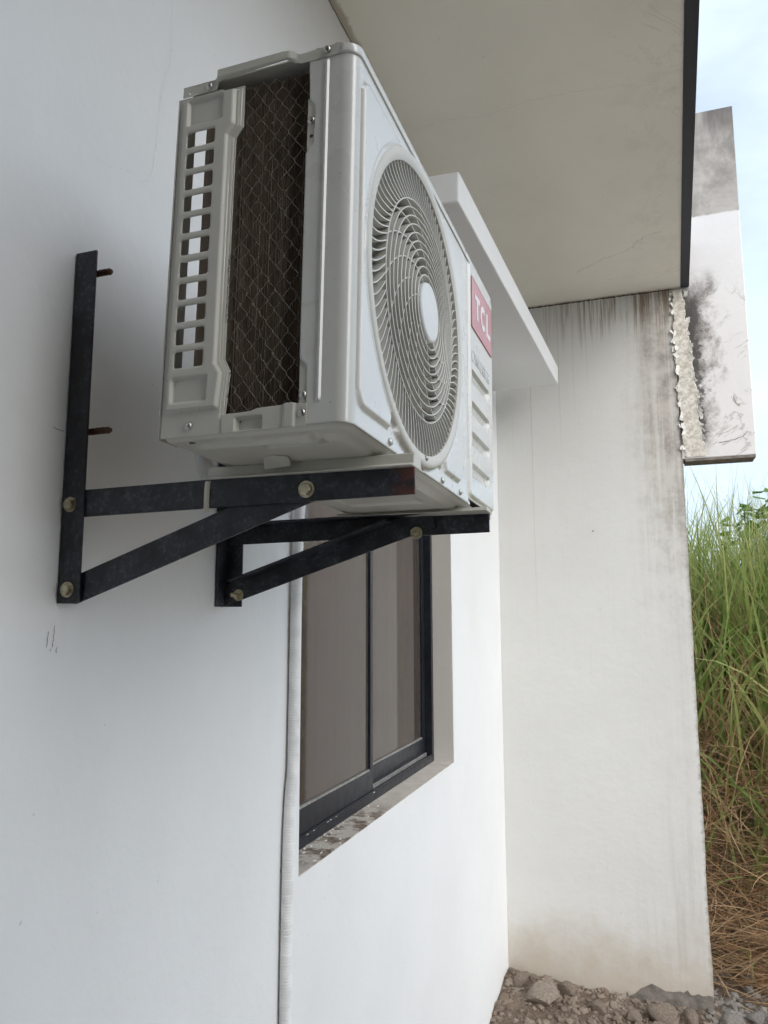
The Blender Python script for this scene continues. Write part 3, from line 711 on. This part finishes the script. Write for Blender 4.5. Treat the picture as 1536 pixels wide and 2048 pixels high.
# grille (domed): ring, curved vanes, concentric rings, spiral spokes, hub cap
def dome(r): return .004+.012*ss((FR-.02-r)/(FR-.06)) 
gr = MB().lathe([(FR, -.004), (FR+.0005, .0045), (FR-.002, .0070), (FR-.006, .0080), (FR-.013, .0078), (FR-.0185, .0045), (FR-.0195, -.012)], (1, 0, 0), (D, *FC), 120, cap0=False, cap1=False).build('fan_grille', 'grille', AC, angle=50)
def ring(rad, depth, th):
    xo = dome(rad); t = th/2
    return MB().lathe([(rad-t, xo-depth), (rad-t*.9, xo-.0006), (rad-t*.4, xo), (rad+t*.4, xo), (rad+t*.9, xo-.0006), (rad+t, xo-depth)], (1, 0, 0), (D, *FC), 96, ref=(0, 1, 0), cap0=False, cap1=False)
for k in range(10):
    rad = .167-k*.0123; ring(rad, .017, .0024).build('ring', 'grille', gr)
def vane(a0, r_out, r_in, sweep, depth, th, n=9, pw_=2.0, x_in=None):
    v = []; f = []
    for i in range(n+1):
        t = i/n; r = r_out+(r_in-r_out)*t; a = a0-RAD(sweep)*t**pw_
        t2 = t+.01; r2 = r_out+(r_in-r_out)*t2; a2 = a0-RAD(sweep)*t2**pw_
        p = Vector((FC[0]+r*math.cos(a), FC[1]+r*math.sin(a))); p2 = Vector((FC[0]+r2*math.cos(a2), FC[1]+r2*math.sin(a2)))
        dd = (p2-p).normalized(); nn = Vector((-dd.y, dd.x))*th/2; xo = D+dome(r)-.0008
        for s_, xx in ((1, xo-depth), (.9, xo), (-.9, xo), (-1, xo-depth)): v.append((xx, p.x+nn.x*s_, p.y+nn.y*s_))
    for i in range(n):
        for j in range(3): f.append((4*i+j, 4*i+j+1, 4*i+5+j, 4*i+4+j))
    return v, f
v, f = vane(0, FR-.0185, .167, 8.5, .022, .0020)
# angles are measured in the face plane seen from outside (Y to the right, Z up); clockwise sweep inward
NV = 88
vm = None
for k in range(NV):
    v, f = vane(2*math.pi*k/NV, FR-.0185, .167, 8.5, .022, .0020)
    MB().add(v, f).build('vane', 'grille', gr, angle=50)
for k in range(16):
    v, f = vane(2*math.pi*k/16+.1, .167, .046 if k % 2 == 0 else .085, 62 if k % 2 == 0 else 42, .012, .0018, 16, 1.0)
    MB().add([(a-.0012, b_, c) for a, b_, c in v], f).build('spoke', 'grille', gr, angle=50)
MB().lathe([(.0445, dome(.05)-.02), (.0455, dome(.05)-.001), (.044, dome(.05)+.0015), (.040, dome(.05)+.0022), (.02, dome(.05)+.003), (.001, dome(.05)+.0032)], (1, 0, 0), (D, *FC), 64).build('hub_cap', 'hub', gr, angle=50)
# screws
def screw(parent, p, nrm, r=.0048, mat='screw'):
    ax = Vector(nrm); o = MB().lathe([(r*1.15, 0), (r*1.15, .0007), (r, .0009), (r*.92, .0021), (r*.6, .0033), (r*.12, .0037)], nrm, p, 20).build('screw', mat, parent, angle=50)
    u = ax.orthogonal().normalized(); w_ = ax.cross(u); c = Vector(p)+ax*.0032; mb = MB(); rt = random.uniform(0, 1.5)
    for q_ in (rt, rt+math.pi/2):
        a = u*math.cos(q_)+w_*math.sin(q_); b_ = ax.cross(a)
        mb.add([tuple(c+a*r*.55+b_*r*.1+ax*.0003), tuple(c-a*r*.55+b_*r*.1+ax*.0003), tuple(c-a*r*.55-b_*r*.1+ax*.0003), tuple(c+a*r*.55-b_*r*.1+ax*.0003)], [(0, 1, 2, 3)])
        for i in (0,): pass
    mb.build('cross_slot', 'dark', o, smooth=False)
    return o
screw(AC, (.050, -.0018, .4905), (0, -1, 0)); screw(AC, (.2245, -.0024, .4965), (0, -1, 0)); screw(AC, (.0455, -.0002, .0165), (0, -1, 0), .0052)
screw(AC, (.2035, .0014, .404), (0, -1, 0)); screw(AC, (.2035, .0014, .042), (0, -1, 0)); screw(AC, (.2035, -.0005, .0195), (0, -1, 0))
o = MB().lathe([(.0024, 0), (.0024, .0004)], (0, -1, 0), (.204, .0012, .382), 12).build('screw_hole', 'dark', AC)
for y, z, hh in ((.140, .0135, .0005), (.395, .012, .0005), (.512, .014, .0005)): screw(AC, (D+hh, y, z), (1, 0, 0))
screw(AC, (D+.0075, FC[0]+.012, FC[1]-FR+.013), (1, 0, 0), .004)
# brand badge and lettering
bx = D+.0052
def bfield(U, V): return np.maximum(rbox(U, V, .586, .768, .356, .463, .004), -9)
badge = sheet('badge', bfield, lambda U, V: U*0, (.584, .770, .354, .465), .003, lambda U, V, Hh: (bx+U*0, U, V), 'red', AC, 0); solid(badge, .0008, 1)
lx = bx+.0014
def letter(polys):
    mb = MB()
    for p in polys: mb.prism(p, lambda u, v, t: (t, u, v), lx-.0012, lx)
    mb.build('letter', 'white', badge, smooth=False)
zb, zt_, st = .385, .436, .0115
T0 = .612; letter([[(T0, zt_-st), (T0+.042, zt_-st), (T0+.042, zt_), (T0, zt_)], [(T0+.015, zb), (T0+.0275, zb), (T0+.0275, zt_-st-.00001), (T0+.015, zt_-st-.00001)]])
cc = (.684, (zb+zt_)/2); ro_y, ro_z = .0225, (zt_-zb)/2+.001; segs = []
A = [RAD(42+(318-42)*i/22) for i in range(23)]
letter([[(cc[0]+ro_y*math.cos(a), cc[1]+ro_z*math.sin(a)), (cc[0]+ro_y*math.cos(b_), cc[1]+ro_z*math.sin(b_)), (cc[0]+(ro_y-st)*math.cos(b_), cc[1]+(ro_z-st)*math.sin(b_)), (cc[0]+(ro_y-st)*math.cos(a), cc[1]+(ro_z-st)*math.sin(a))] for a, b_ in zip(A[:-1], A[1:])])
L0 = .714; letter([[(L0, zb), (L0+.036, zb), (L0+.036, zb+st), (L0, zb+st)], [(L0, zb+st+.00001), (L0+.0125, zb+st+.00001), (L0+.0125, zt_), (L0, zt_)]])
fc = bpy.data.curves.new('lettering', 'FONT'); fc.body = 'INVERTER'; fc.size = .034; fc.extrude = .0004; fc.space_character = 1.05
to = bpy.data.objects.new('t', fc); COL.objects.link(to)
dg = bpy.context.evaluated_depsgraph_get(); me = bpy.data.meshes.new_from_object(to.evaluated_get(dg)); bpy.data.objects.remove(to)
me.materials.clear(); me.materials.append(M['greyprint'])
lo = bpy.data.objects.new('lettering', me); COL.objects.link(lo); lo.parent = AC
lo.matrix_local = Matrix(((0, 0, 1, D+.0049), (.82, 0, 0, .615), (0, 1, 0, .288), (0, 0, 0, 1)))
MB().lathe([(.0125, 0), (.0125, .0006), (.0105, .0006), (.0105, 0)], (1, 0, 0), (D+.0046, .6, .300), 28, cap0=False, cap1=False).build('lettering_ring', 'greyprint', AC)
# mounting feet: pressed rails under the base, one per bracket
def foot(yc, z0, x0, x1):
    prof = [(-.022, 0), (.022, 0), (.022, .003), (.016, .005), (.014, .022), (-.014, .022), (-.016, .005), (-.022, .003)]
    k = (-z0)/.022
    mb = MB().prism([(u, v*k) for u, v in prof], lambda u, v, t: (t, yc+u, z0+v-.004), x0, x1)
    o = bevel(mb.build('mounting_foot', 'ac', AC), .0015)
    return o
foot(.150, -.019, -.012, .300); foot(.585, -.007, .0, .300)
for yc, z0 in ((.150, -.019), (.585, -.007)):
    # upturned tongue with the rubber-washer bolt seen beside the rail
    v = [(.085, yc-.024, z0+.004), (.125, yc-.024, z0+.006), (.135, yc-.052, z0+.012), (.118, yc-.062, z0+.013), (.098, yc-.050, z0+.013), (.09, yc-.03, z0+.016), (.125, yc-.024, z0+.017)]
    solid(MB().add(v, [(0, 1, 2, 3, 4), (0, 4, 5), (1, 6, 2)]).build('foot_tongue', 'ac', AC, smooth=False), .0015)

# ---------------------------------------------------------------- wall brackets
LEG, TH = .0417, .0042
def bolt(parent, p, d, head=True):
    ax = Vector((0, d, 0))
    if head:
        o = MB().lathe([(.0118, 0), (.0118, .0016)], ax, p, 28).lathe([(.0088, .0016), (.0088, .0062), (.0075, .0072)], ax, p, 6).build('bolt', 'bolt', parent, angle=30)
    else:
        o = MB().lathe([(.0118, 0), (.0118, .0016)], ax, p, 28).lathe([(.0085, .0016), (.0085, .0075)], ax, p, 6).build('bolt', 'bolt', parent, angle=30)
        MB().lathe([(.0046, .0075), (.0046, .026), (.004, .027)], ax, p, 14).build('bolt_end', 'bolt', o)
    return o
def bracket(yf, s, zoff, label):
    """yf: outer flange plane; s=+1 legs point to +Y, -1 to -Y"""
    B = empty('wall_bracket', (0, yf, 1.933)); tag(B, label, 'bracket', 'steel wall brackets under the air conditioner')
    Z = lambda z: z-1.933
    def bx_(lo, hi): 
        a = (lo[0], min(lo[1]*s, hi[1]*s), Z(lo[2])); c = (hi[0], max(lo[1]*s, hi[1]*s), Z(hi[2])); return a, c
    mb = MB().box(*bx_((.002, 0, 1.933), (LEG, TH, 2.492))).box(*bx_((.0015, TH+.0001, 1.9332), (.002+TH, LEG, 2.4918)))
    bevel(mb.build('upright', 'iron', B, smooth=False), .001)
    # horizontal arm, bolted behind the upright
    za0, za1 = 2.105+zoff, 2.111+zoff        # slight rise towards the free end
    x1 = .566 if s > 0 else .568
    T = Matrix.Rotation(-math.atan2(za1-za0, .55), 4, 'Y')
    y0, y1 = TH+.0002, 2*TH+.0002
    def slab(xa, xb, ya, yb, zl, zh, name, tilt, org):
        mb_ = MB(); Mx = Matrix.Translation(org) @ Matrix.Rotation(-tilt, 4, 'Y')
        mb_.box((xa, min(ya*s, yb*s), zl), (xb, max(ya*s, yb*s), zh), Mx); return mb_
    tilt = math.atan2(za1-za0, .55)
    mb = slab(.004, x1, y0, y1, -LEG, 0, 'arm', tilt, (0, 0, Z(za0)))
    m2 = slab(LEG+.008, x1, y1+.0001, LEG+TH, -TH, -.0002, 'arm', tilt, (0, 0, Z(za0)))
    mb.add(m2.v, m2.f); bevel(mb.build('arm', 'iron', B, smooth=False), .001)
    # diagonal brace
    p0, p1 = Vector((.040 if s > 0 else .012, 0, Z(1.955))), Vector((.43, 0, Z(2.091+zoff)))
    ang = math.atan2(p1.z-p0.z, p1.x-p0.x); L = (p1-p0).length
    yb0 = y1+.0002; mb = slab(-.02, L+.03, yb0, yb0+TH, -LEG/2, LEG/2, 'b', ang, (p0.x, 0, p0.z+.003))
    m2 = slab(.05 if s > 0 else .03, L-.05, yb0+TH+.0001, yb0+LEG, LEG/2-TH, LEG/2-.0002, 'b', ang, (p0.x, 0, p0.z+.003))
    mb.add(m2.v, m2.f); bevel(mb.build('brace', 'iron', B, smooth=False), .001)
    if s > 0:
        for p in ((.0205, 0, Z(1.9535)), (.0175, 0, Z(2.083))): bolt(B, p, -1)
        bolt(B, (.412, y0, Z(2.0845)), -1)
    else:
        bolt(B, (.040, -(yb0+TH), Z(1.957)), -1, False); bolt(B, (.427, -(yb0+TH), Z(2.073+zoff)), -1, False)
    for z in (2.4635, 2.201):
        a = MB(); r = []; pts = []
        for i in range(19): pts.append((-.02+.075*i/18 if z > 2.3 else -.02+.088*i/18, .022*s, Z(z)+.0002*math.sin(i))); r.append(.0056 if i % 2 else .0050)
        r[-1] = .0035; a.tube(pts, r, 12).build('anchor_stud', 'rust', B)
    return B
bracket(.9265, 1, 0, 'near black angle-iron wall bracket, its bolt heads facing out')
bracket(1.411, -1, -.001, 'far black angle-iron wall bracket below the window, nut ends showing')
# cable tie round the near arm
mb = MB(); xt = .255
za = 2.1062
tp = [(xt, .9265+.0035, za-.046), (xt+.001, .9265+.0022, za-.02), (xt+.002, .9265+.0022, za-.003), (xt+.003, .9265+.006, za+.001), (xt+.004, .9265+.03, za+.0022), (xt+.004, .9265+.050, za+.0025)]
v = []; 
for p in tp: v += [(p[0]-.0042, p[1], p[2]), (p[0]+.0042, p[1], p[2])]
o = solid(MB().add(v, [(2*i, 2*i+1, 2*i+3, 2*i+2) for i in range(len(tp)-1)]).build('cable_tie', 'foam'), .0014)
tag(o, 'pale plastic cable tie wrapped round the near bracket arm', 'cable tie')
# ---------------------------------------------------------------- refrigerant pipe
def smooth_path(P, n=10):
    P = [Vector(p) for p in P]; o = []
    for i in range(len(P)-1):
        p0, p1, p2, p3 = P[max(i-1, 0)], P[i], P[i+1], P[min(i+2, len(P)-1)]
        for k in range(n):
            t = k/n; o.append(.5*((2*p1)+(-p0+p2)*t+(2*p0-5*p1+4*p2-p3)*t*t+(-p0+3*p1-3*p2+p3)*t**3))
    return o+[P[-1]]
def resample(P, step):
    out = [P[0]]; acc = 0
    for a, b_ in zip(P[:-1], P[1:]):
        L = (b_-a).length; d0 = step-acc
        while d0 <= L: out.append(a+(b_-a)*(d0/L)); d0 += step
        acc = (acc+L) % step
    return out
path = smooth_path([(.017, 1.70, -.12), (.017, 1.698, .5), (.016, 1.692, 1.04), (.017, 1.694, 1.339), (.016, 1.702, 1.48), (.017, 1.713, 1.56), (.016, 1.716, 1.70), (.017, 1.719, 1.95), (.020, 1.722, 2.157), (.04, 1.70, 2.29), (.10, 1.54, 2.37), (.145, 1.30, 2.36), (.155, 1.12, 2.325), (.165, 1.06, 2.25), (.175, 1.045, 2.165), (.195, 1.06, 2.115), (.23, 1.13, 2.10)], 12)
pp = resample(path, .0022); rr = [.0138*(1+.036*math.sin(i*2*math.pi/3.05)+.022*random.uniform(-1, 1)+.02*math.sin(i*.05)) for i in range(len(pp))]
o = MB().tube(pp, rr, 14).build('insulated_pipe', 'tape', angle=80)
tag(o, 'white wrapped refrigerant pipe running down the wall beside the window', 'pipe')

# ---------------------------------------------------------------- stones and gravel
def stone_mesh(name, seed, mat):
    import bmesh
    bm = bmesh.new(); bmesh.ops.create_icosphere(bm, subdivisions=3, radius=1.0); r = random.Random(seed)
    planes = [(Vector((r.gauss(0, 1), r.gauss(0, 1), r.gauss(0, 1))).normalized(), r.uniform(.55, .9)) for _ in range(11)]
    for v in bm.verts:
        for n_, d_ in planes:
            t = v.co.dot(n_)
            if t > d_: v.co -= n_*(t-d_)*.92
        v.co *= 1+.05*math.sin(v.co.x*7+seed)*math.sin(v.co.y*6)+r.uniform(-.015, .015)
    me = bpy.data.meshes.new(name); bm.to_mesh(me); bm.free(); me.materials.append(M[mat])
    me.polygons.foreach_set('use_smooth', [True]*len(me.polygons)); me.set_sharp_from_angle(angle=RAD(25)); return me
M['palestone'] = mk_stone('pale_brown_stone', (.24, .195, .155), (.36, .30, .25))
SM = [stone_mesh('stone', k, 'stone' if k < 4 else 'greystone') for k in range(6)]+[stone_mesh('stone', 11, 'palestone')]
big = [(.235, 4.245, .105, 6, 'large pale angular stone standing at the foot of the return wall'), (.09, 4.36, .06, 1, 'brown stone on the mound in the corner'), (.33, 4.40, .055, 2, 'flat brown stone near the middle of the rubble'),
       (.50, 4.30, .05, 3, 'brown stone in front of the rubble heap'), (.66, 4.28, .045, 0, 'small brown stone right of the rubble heap'), (.80, 4.34, .075, 2, 'wide brown slab of stone under the broken plaster'),
       (.93, 4.36, .05, 1, 'brown stone near the wall end'), (.58, 4.40, .028, 6, 'little pale grey stone in the soil'), (.88, 4.26, .026, 5, 'tiny white-grey stone beside the brown slab'),
       (1.13, 4.40, .055, 4, 'grey stone just past the wall end'), (1.24, 4.46, .060, 5, 'grey stone at the edge of the dry grass'), (1.19, 4.33, .040, 4, 'small grey stone in front of the dry grass'), (1.34, 4.40, .05, 5, 'rightmost grey stone by the dry grass')]
for x, y, r, k, lab in big:
    o = bpy.data.objects.new('stone', SM[k]); COL.objects.link(o); o.location = (x, y, float(gz(x, y))+r*.28)
    o.scale = (r*random.uniform(.85, 1.2), r*random.uniform(.8, 1.1), r*random.uniform(.6, .9)); o.rotation_euler = (random.uniform(-.4, .4), random.uniform(-.4, .4), random.uniform(0, 6.3))
    tag(o, lab, 'stone', 'stones at the wall foot')
def gravel(name, n, mat, xr, yr, rr_, label, dens=None):
    base = MB(); t = (1+5**.5)/2
    ico = [(-1, t, 0), (1, t, 0), (-1, -t, 0), (1, -t, 0), (0, -1, t), (0, 1, t), (0, -1, -t), (0, 1, -t), (t, 0, -1), (t, 0, 1), (-t, 0, -1), (-t, 0, 1)]
    fs = [(0, 11, 5), (0, 5, 1), (0, 1, 7), (0, 7, 10), (0, 10, 11), (1, 5, 9), (5, 11, 4), (11, 10, 2), (10, 7, 6), (7, 1, 8), (3, 9, 4), (3, 4, 2), (3, 2, 6), (3, 6, 8), (3, 8, 9), (4, 9, 5), (2, 4, 11), (6, 2, 10), (8, 6, 7), (9, 8, 1)]
    ico = np.array(ico)/1.9; V = []; F = []
    for k in range(n):
        x = random.uniform(*xr); y = random.uniform(*yr); r = rr_[0]*(rr_[1]/rr_[0])**(random.random()**2.2)
        q_ = ico*(1+RNG.uniform(-.28, .28, (12, 1)))*np.array([r*random.uniform(.8, 1.5), r*random.uniform(.7, 1.3), r*random.uniform(.5, .95)])
        a = random.uniform(0, 6.3); ca, sa = math.cos(a), math.sin(a); q_ = np.stack([q_[:, 0]*ca-q_[:, 1]*sa, q_[:, 0]*sa+q_[:, 1]*ca, q_[:, 2]], -1)
        F += [tuple(i+len(V) for i in f_) for f_ in fs]; V += list(q_+np.array([x, y, float(gz(x, y))+r*.15]))
    o = mesh_obj(name, V, F, mat, smooth=False); tag(o, label, 'gravel', kind='stuff')
gravel('gravel', 2400, 'stone', (-.0, 1.12), (3.7, 4.5), (.004, .026), 'loose brown gravel and crumbs of soil at the wall foot')
gravel('gravel', 1300, 'greystone', (1.0, 2.2), (3.9, 4.95), (.006, .034), 'loose grey gravel right of the return wall')

# ---------------------------------------------------------------- grass
def blades(name, specs, mat, label, seg=7):
    """specs: arrays base(n,3), direction azimuth, length, lean, droop, width, tint"""
    n = len(specs['x']); t = np.linspace(0, 1, seg+1)[None, :]
    az, L, lean, droop = (specs[k][:, None] for k in ('az', 'len', 'lean', 'droop'))
    ang = lean+droop*t**1.6                         # angle from the vertical
    st = L/seg
    dx = np.sin(ang)*st; dz = np.cos(ang)*st
    r = np.concatenate([np.zeros((n, 1)), np.cumsum(dx[:, :-1], 1)], 1); zc = np.concatenate([np.zeros((n, 1)), np.cumsum(dz[:, :-1], 1)], 1)
    az2 = az+specs['twist'][:, None]*t
    cx = specs['x'][:, None]+r*np.cos(az2); cy_ = specs['y'][:, None]+r*np.sin(az2); cz = specs['z'][:, None]+zc
    wd = specs['w'][:, None]*(1-t**2.2)*(.55+.45*np.minimum(1, t*4)); wd[:, -1] = .0002
    fa = specs['face'][:, None]; px, py = np.cos(fa), np.sin(fa)
    A = np.stack([cx-px*wd, cy_-py*wd, cz], -1); B_ = np.stack([cx+px*wd, cy_+py*wd, cz+wd*.4], -1)
    V = np.stack([A, B_], 2).reshape(-1, 3)
    i0 = (np.arange(n)*(seg+1)*2)[:, None]+np.arange(seg)[None, :]*2
    F = np.stack([i0, i0+1, i0+3, i0+2], -1).reshape(-1, 4)
    me = bpy.data.meshes.new(name); me.vertices.add(len(V)); me.vertices.foreach_set('co', V.ravel())
    me.loops.add(F.size); me.loops.foreach_set('vertex_index', F.ravel()); me.polygons.add(len(F)); me.polygons.foreach_set('loop_start', np.arange(len(F))*4)
    me.update(calc_edges=True); me.validate()
    at = me.attributes.new('tint', 'FLOAT', 'POINT'); at.data.foreach_set('value', np.repeat(specs['tint'], (seg+1)*2))
    me.materials.append(M[mat]); o = bpy.data.objects.new(name, me); COL.objects.link(o); tag(o, label, 'grass', kind='stuff'); return o
U_ = RNG.uniform
def spec(n, xr, yr, L, lean, droop, wd, tint, az=(0, 6.28), zoff=0.0, clump=0):
    x = U_(*xr, n); y = U_(*yr, n)
    if clump:
        c = RNG.integers(0, clump, n); cx = U_(*xr, clump); cy = U_(*yr, clump); x = cx[c]+RNG.normal(0, .07, n); y = np.maximum(cy[c]+RNG.normal(0, .07, n), yr[0])
    return dict(x=x, y=y, z=gz(x, y)-.02+zoff, az=U_(*az, n), len=U_(*L, n), lean=U_(*lean, n), droop=U_(*droop, n), w=U_(*wd, n), tint=U_(*tint, n), face=U_(0, 3.14, n), twist=U_(-.5, .5, n))
def cat(*a): return {k: np.concatenate([q_[k] for q_ in a]) for k in a[0]}
def clear(q_):
    """drop blades that would grow through the return wall"""
    ok = np.ones(len(q_['x']), bool)
    for t in np.linspace(0, 1, 9):
        for da in (-.5, 0, .5):
            xx = q_['x']+np.cos(q_['az']+da*t)*q_['len']*t; yy = q_['y']+np.sin(q_['az']+da*t)*q_['len']*t
            ok &= ~((xx < 1.09) & (yy < 4.72))
    return {k: v[ok] for k, v in q_.items()}
g1 = clear(cat(spec(1300, (-.3, 3.4), (6.0, 8.4), (1.1, 1.9), (.02, .25), (.2, 1.5), (.006, .014), (0, 1), clump=130),
         spec(420, (.6, 3.2), (5.7, 7.2), (1.0, 1.7), (.02, .35), (.4, 1.9), (.011, .021), (.1, 1), clump=70),
         spec(130, (.9, 2.4), (5.4, 6.0), (.7, 1.3), (.1, .6), (.6, 1.9), (.008, .016), (0, .8), clump=34),
         spec(260, (-.3, 3.4), (6.2, 8.0), (1.7, 2.3), (.0, .14), (.2, .9), (.0018, .004), (.3, 1), clump=50),
         spec(1100, (1.0, 3.6), (6.6, 8.2), (1.35, 2.0), (.0, .22), (.2, 1.1), (.005, .012), (.6, 1), clump=70),
         spec(1100, (-4, 9), (8.2, 14), (1.3, 2.1), (.02, .3), (.3, 1.5), (.006, .012), (.3, 1), clump=120),
         spec(60, (1.0, 2.2), (5.0, 5.7), (.5, 1.0), (.7, 1.3), (.4, 1.2), (.007, .013), (.4, 1), clump=16)))
blades('grass', g1, 'green', 'tall green grass growing on the bank beyond the wall', 8)
s1 = clear(cat(spec(5200, (.6, 3.0), (4.75, 6.2), (.35, 1.0), (1.0, 1.8), (-.2, .5), (.0022, .0055), (0, 1), zoff=.06),
         spec(1300, (.3, 3.2), (5.4, 7.4), (.7, 1.5), (.1, .9), (.3, 1.6), (.0025, .006), (0, .9)),
         spec(700, (1.0, 2.6), (4.62, 5.1), (.3, .8), (1.1, 1.75), (-.1, .4), (.0018, .0045), (.2, 1), zoff=.03)))
s1['z'] = s1['z']+U_(0, .16, len(s1['z']))*(s1['y'] > 4.9)
blades('dry_grass', s1, 'straw', 'dry brown grass lying on the slope beyond the wall', 6)
# broad-leaved climber topping the grass
def leafy(x, y, n, label, top):
    T = empty('leafy_plant', (x, y, float(gz(x, y)))); tag(T, label, 'plant', 'leafy plants among the grass')
    mb = MB().tube([(0, 0, 0), (.03, .02, top*.5), (.0, .0, top)], [.012, .009, .005], 8); mb.build('stem', 'leaf', T)
    v = []; f = []; tn = []
    for k in range(n):
        a = random.uniform(0, 6.28); r = random.uniform(0, .2); z = top-random.uniform(0, .45)-r*.5; L = random.uniform(.08, .15); c = Vector((r*math.cos(a), r*math.sin(a), z))
        u = Vector((math.cos(a+random.uniform(-1, 1)), math.sin(a+random.uniform(-1, 1)), random.uniform(-1.2, .5))).normalized(); w_ = u.cross(Vector((0, 0, 1))).normalized(); nn = u.cross(w_)
        pr = [(0, 0, 0), (.25, .42, .06), (.55, .45, .05), (1, 0, -.12), (.55, -.45, .05), (.25, -.42, .06)]
        b0 = len(v); v += [tuple(c+u*L*p[0]+w_*L*p[1]+nn*L*p[2]) for p in pr]; f += [(b0, b0+1, b0+2, b0+3), (b0, b0+3, b0+4, b0+5)]; tn += [random.random()]*6
    o = mesh_obj('crown', v, f, 'leaf', T, smooth=False); at = o.data.attributes.new('tint', 'FLOAT', 'POINT'); at.data.foreach_set('value', tn)
leafy(1.66, 7.4, 46, 'small broad-leaved green plant rising above the grass near the wall', 1.58)
leafy(1.92, 7.6, 60, 'taller broad-leaved green plant farther from the wall', 1.74)
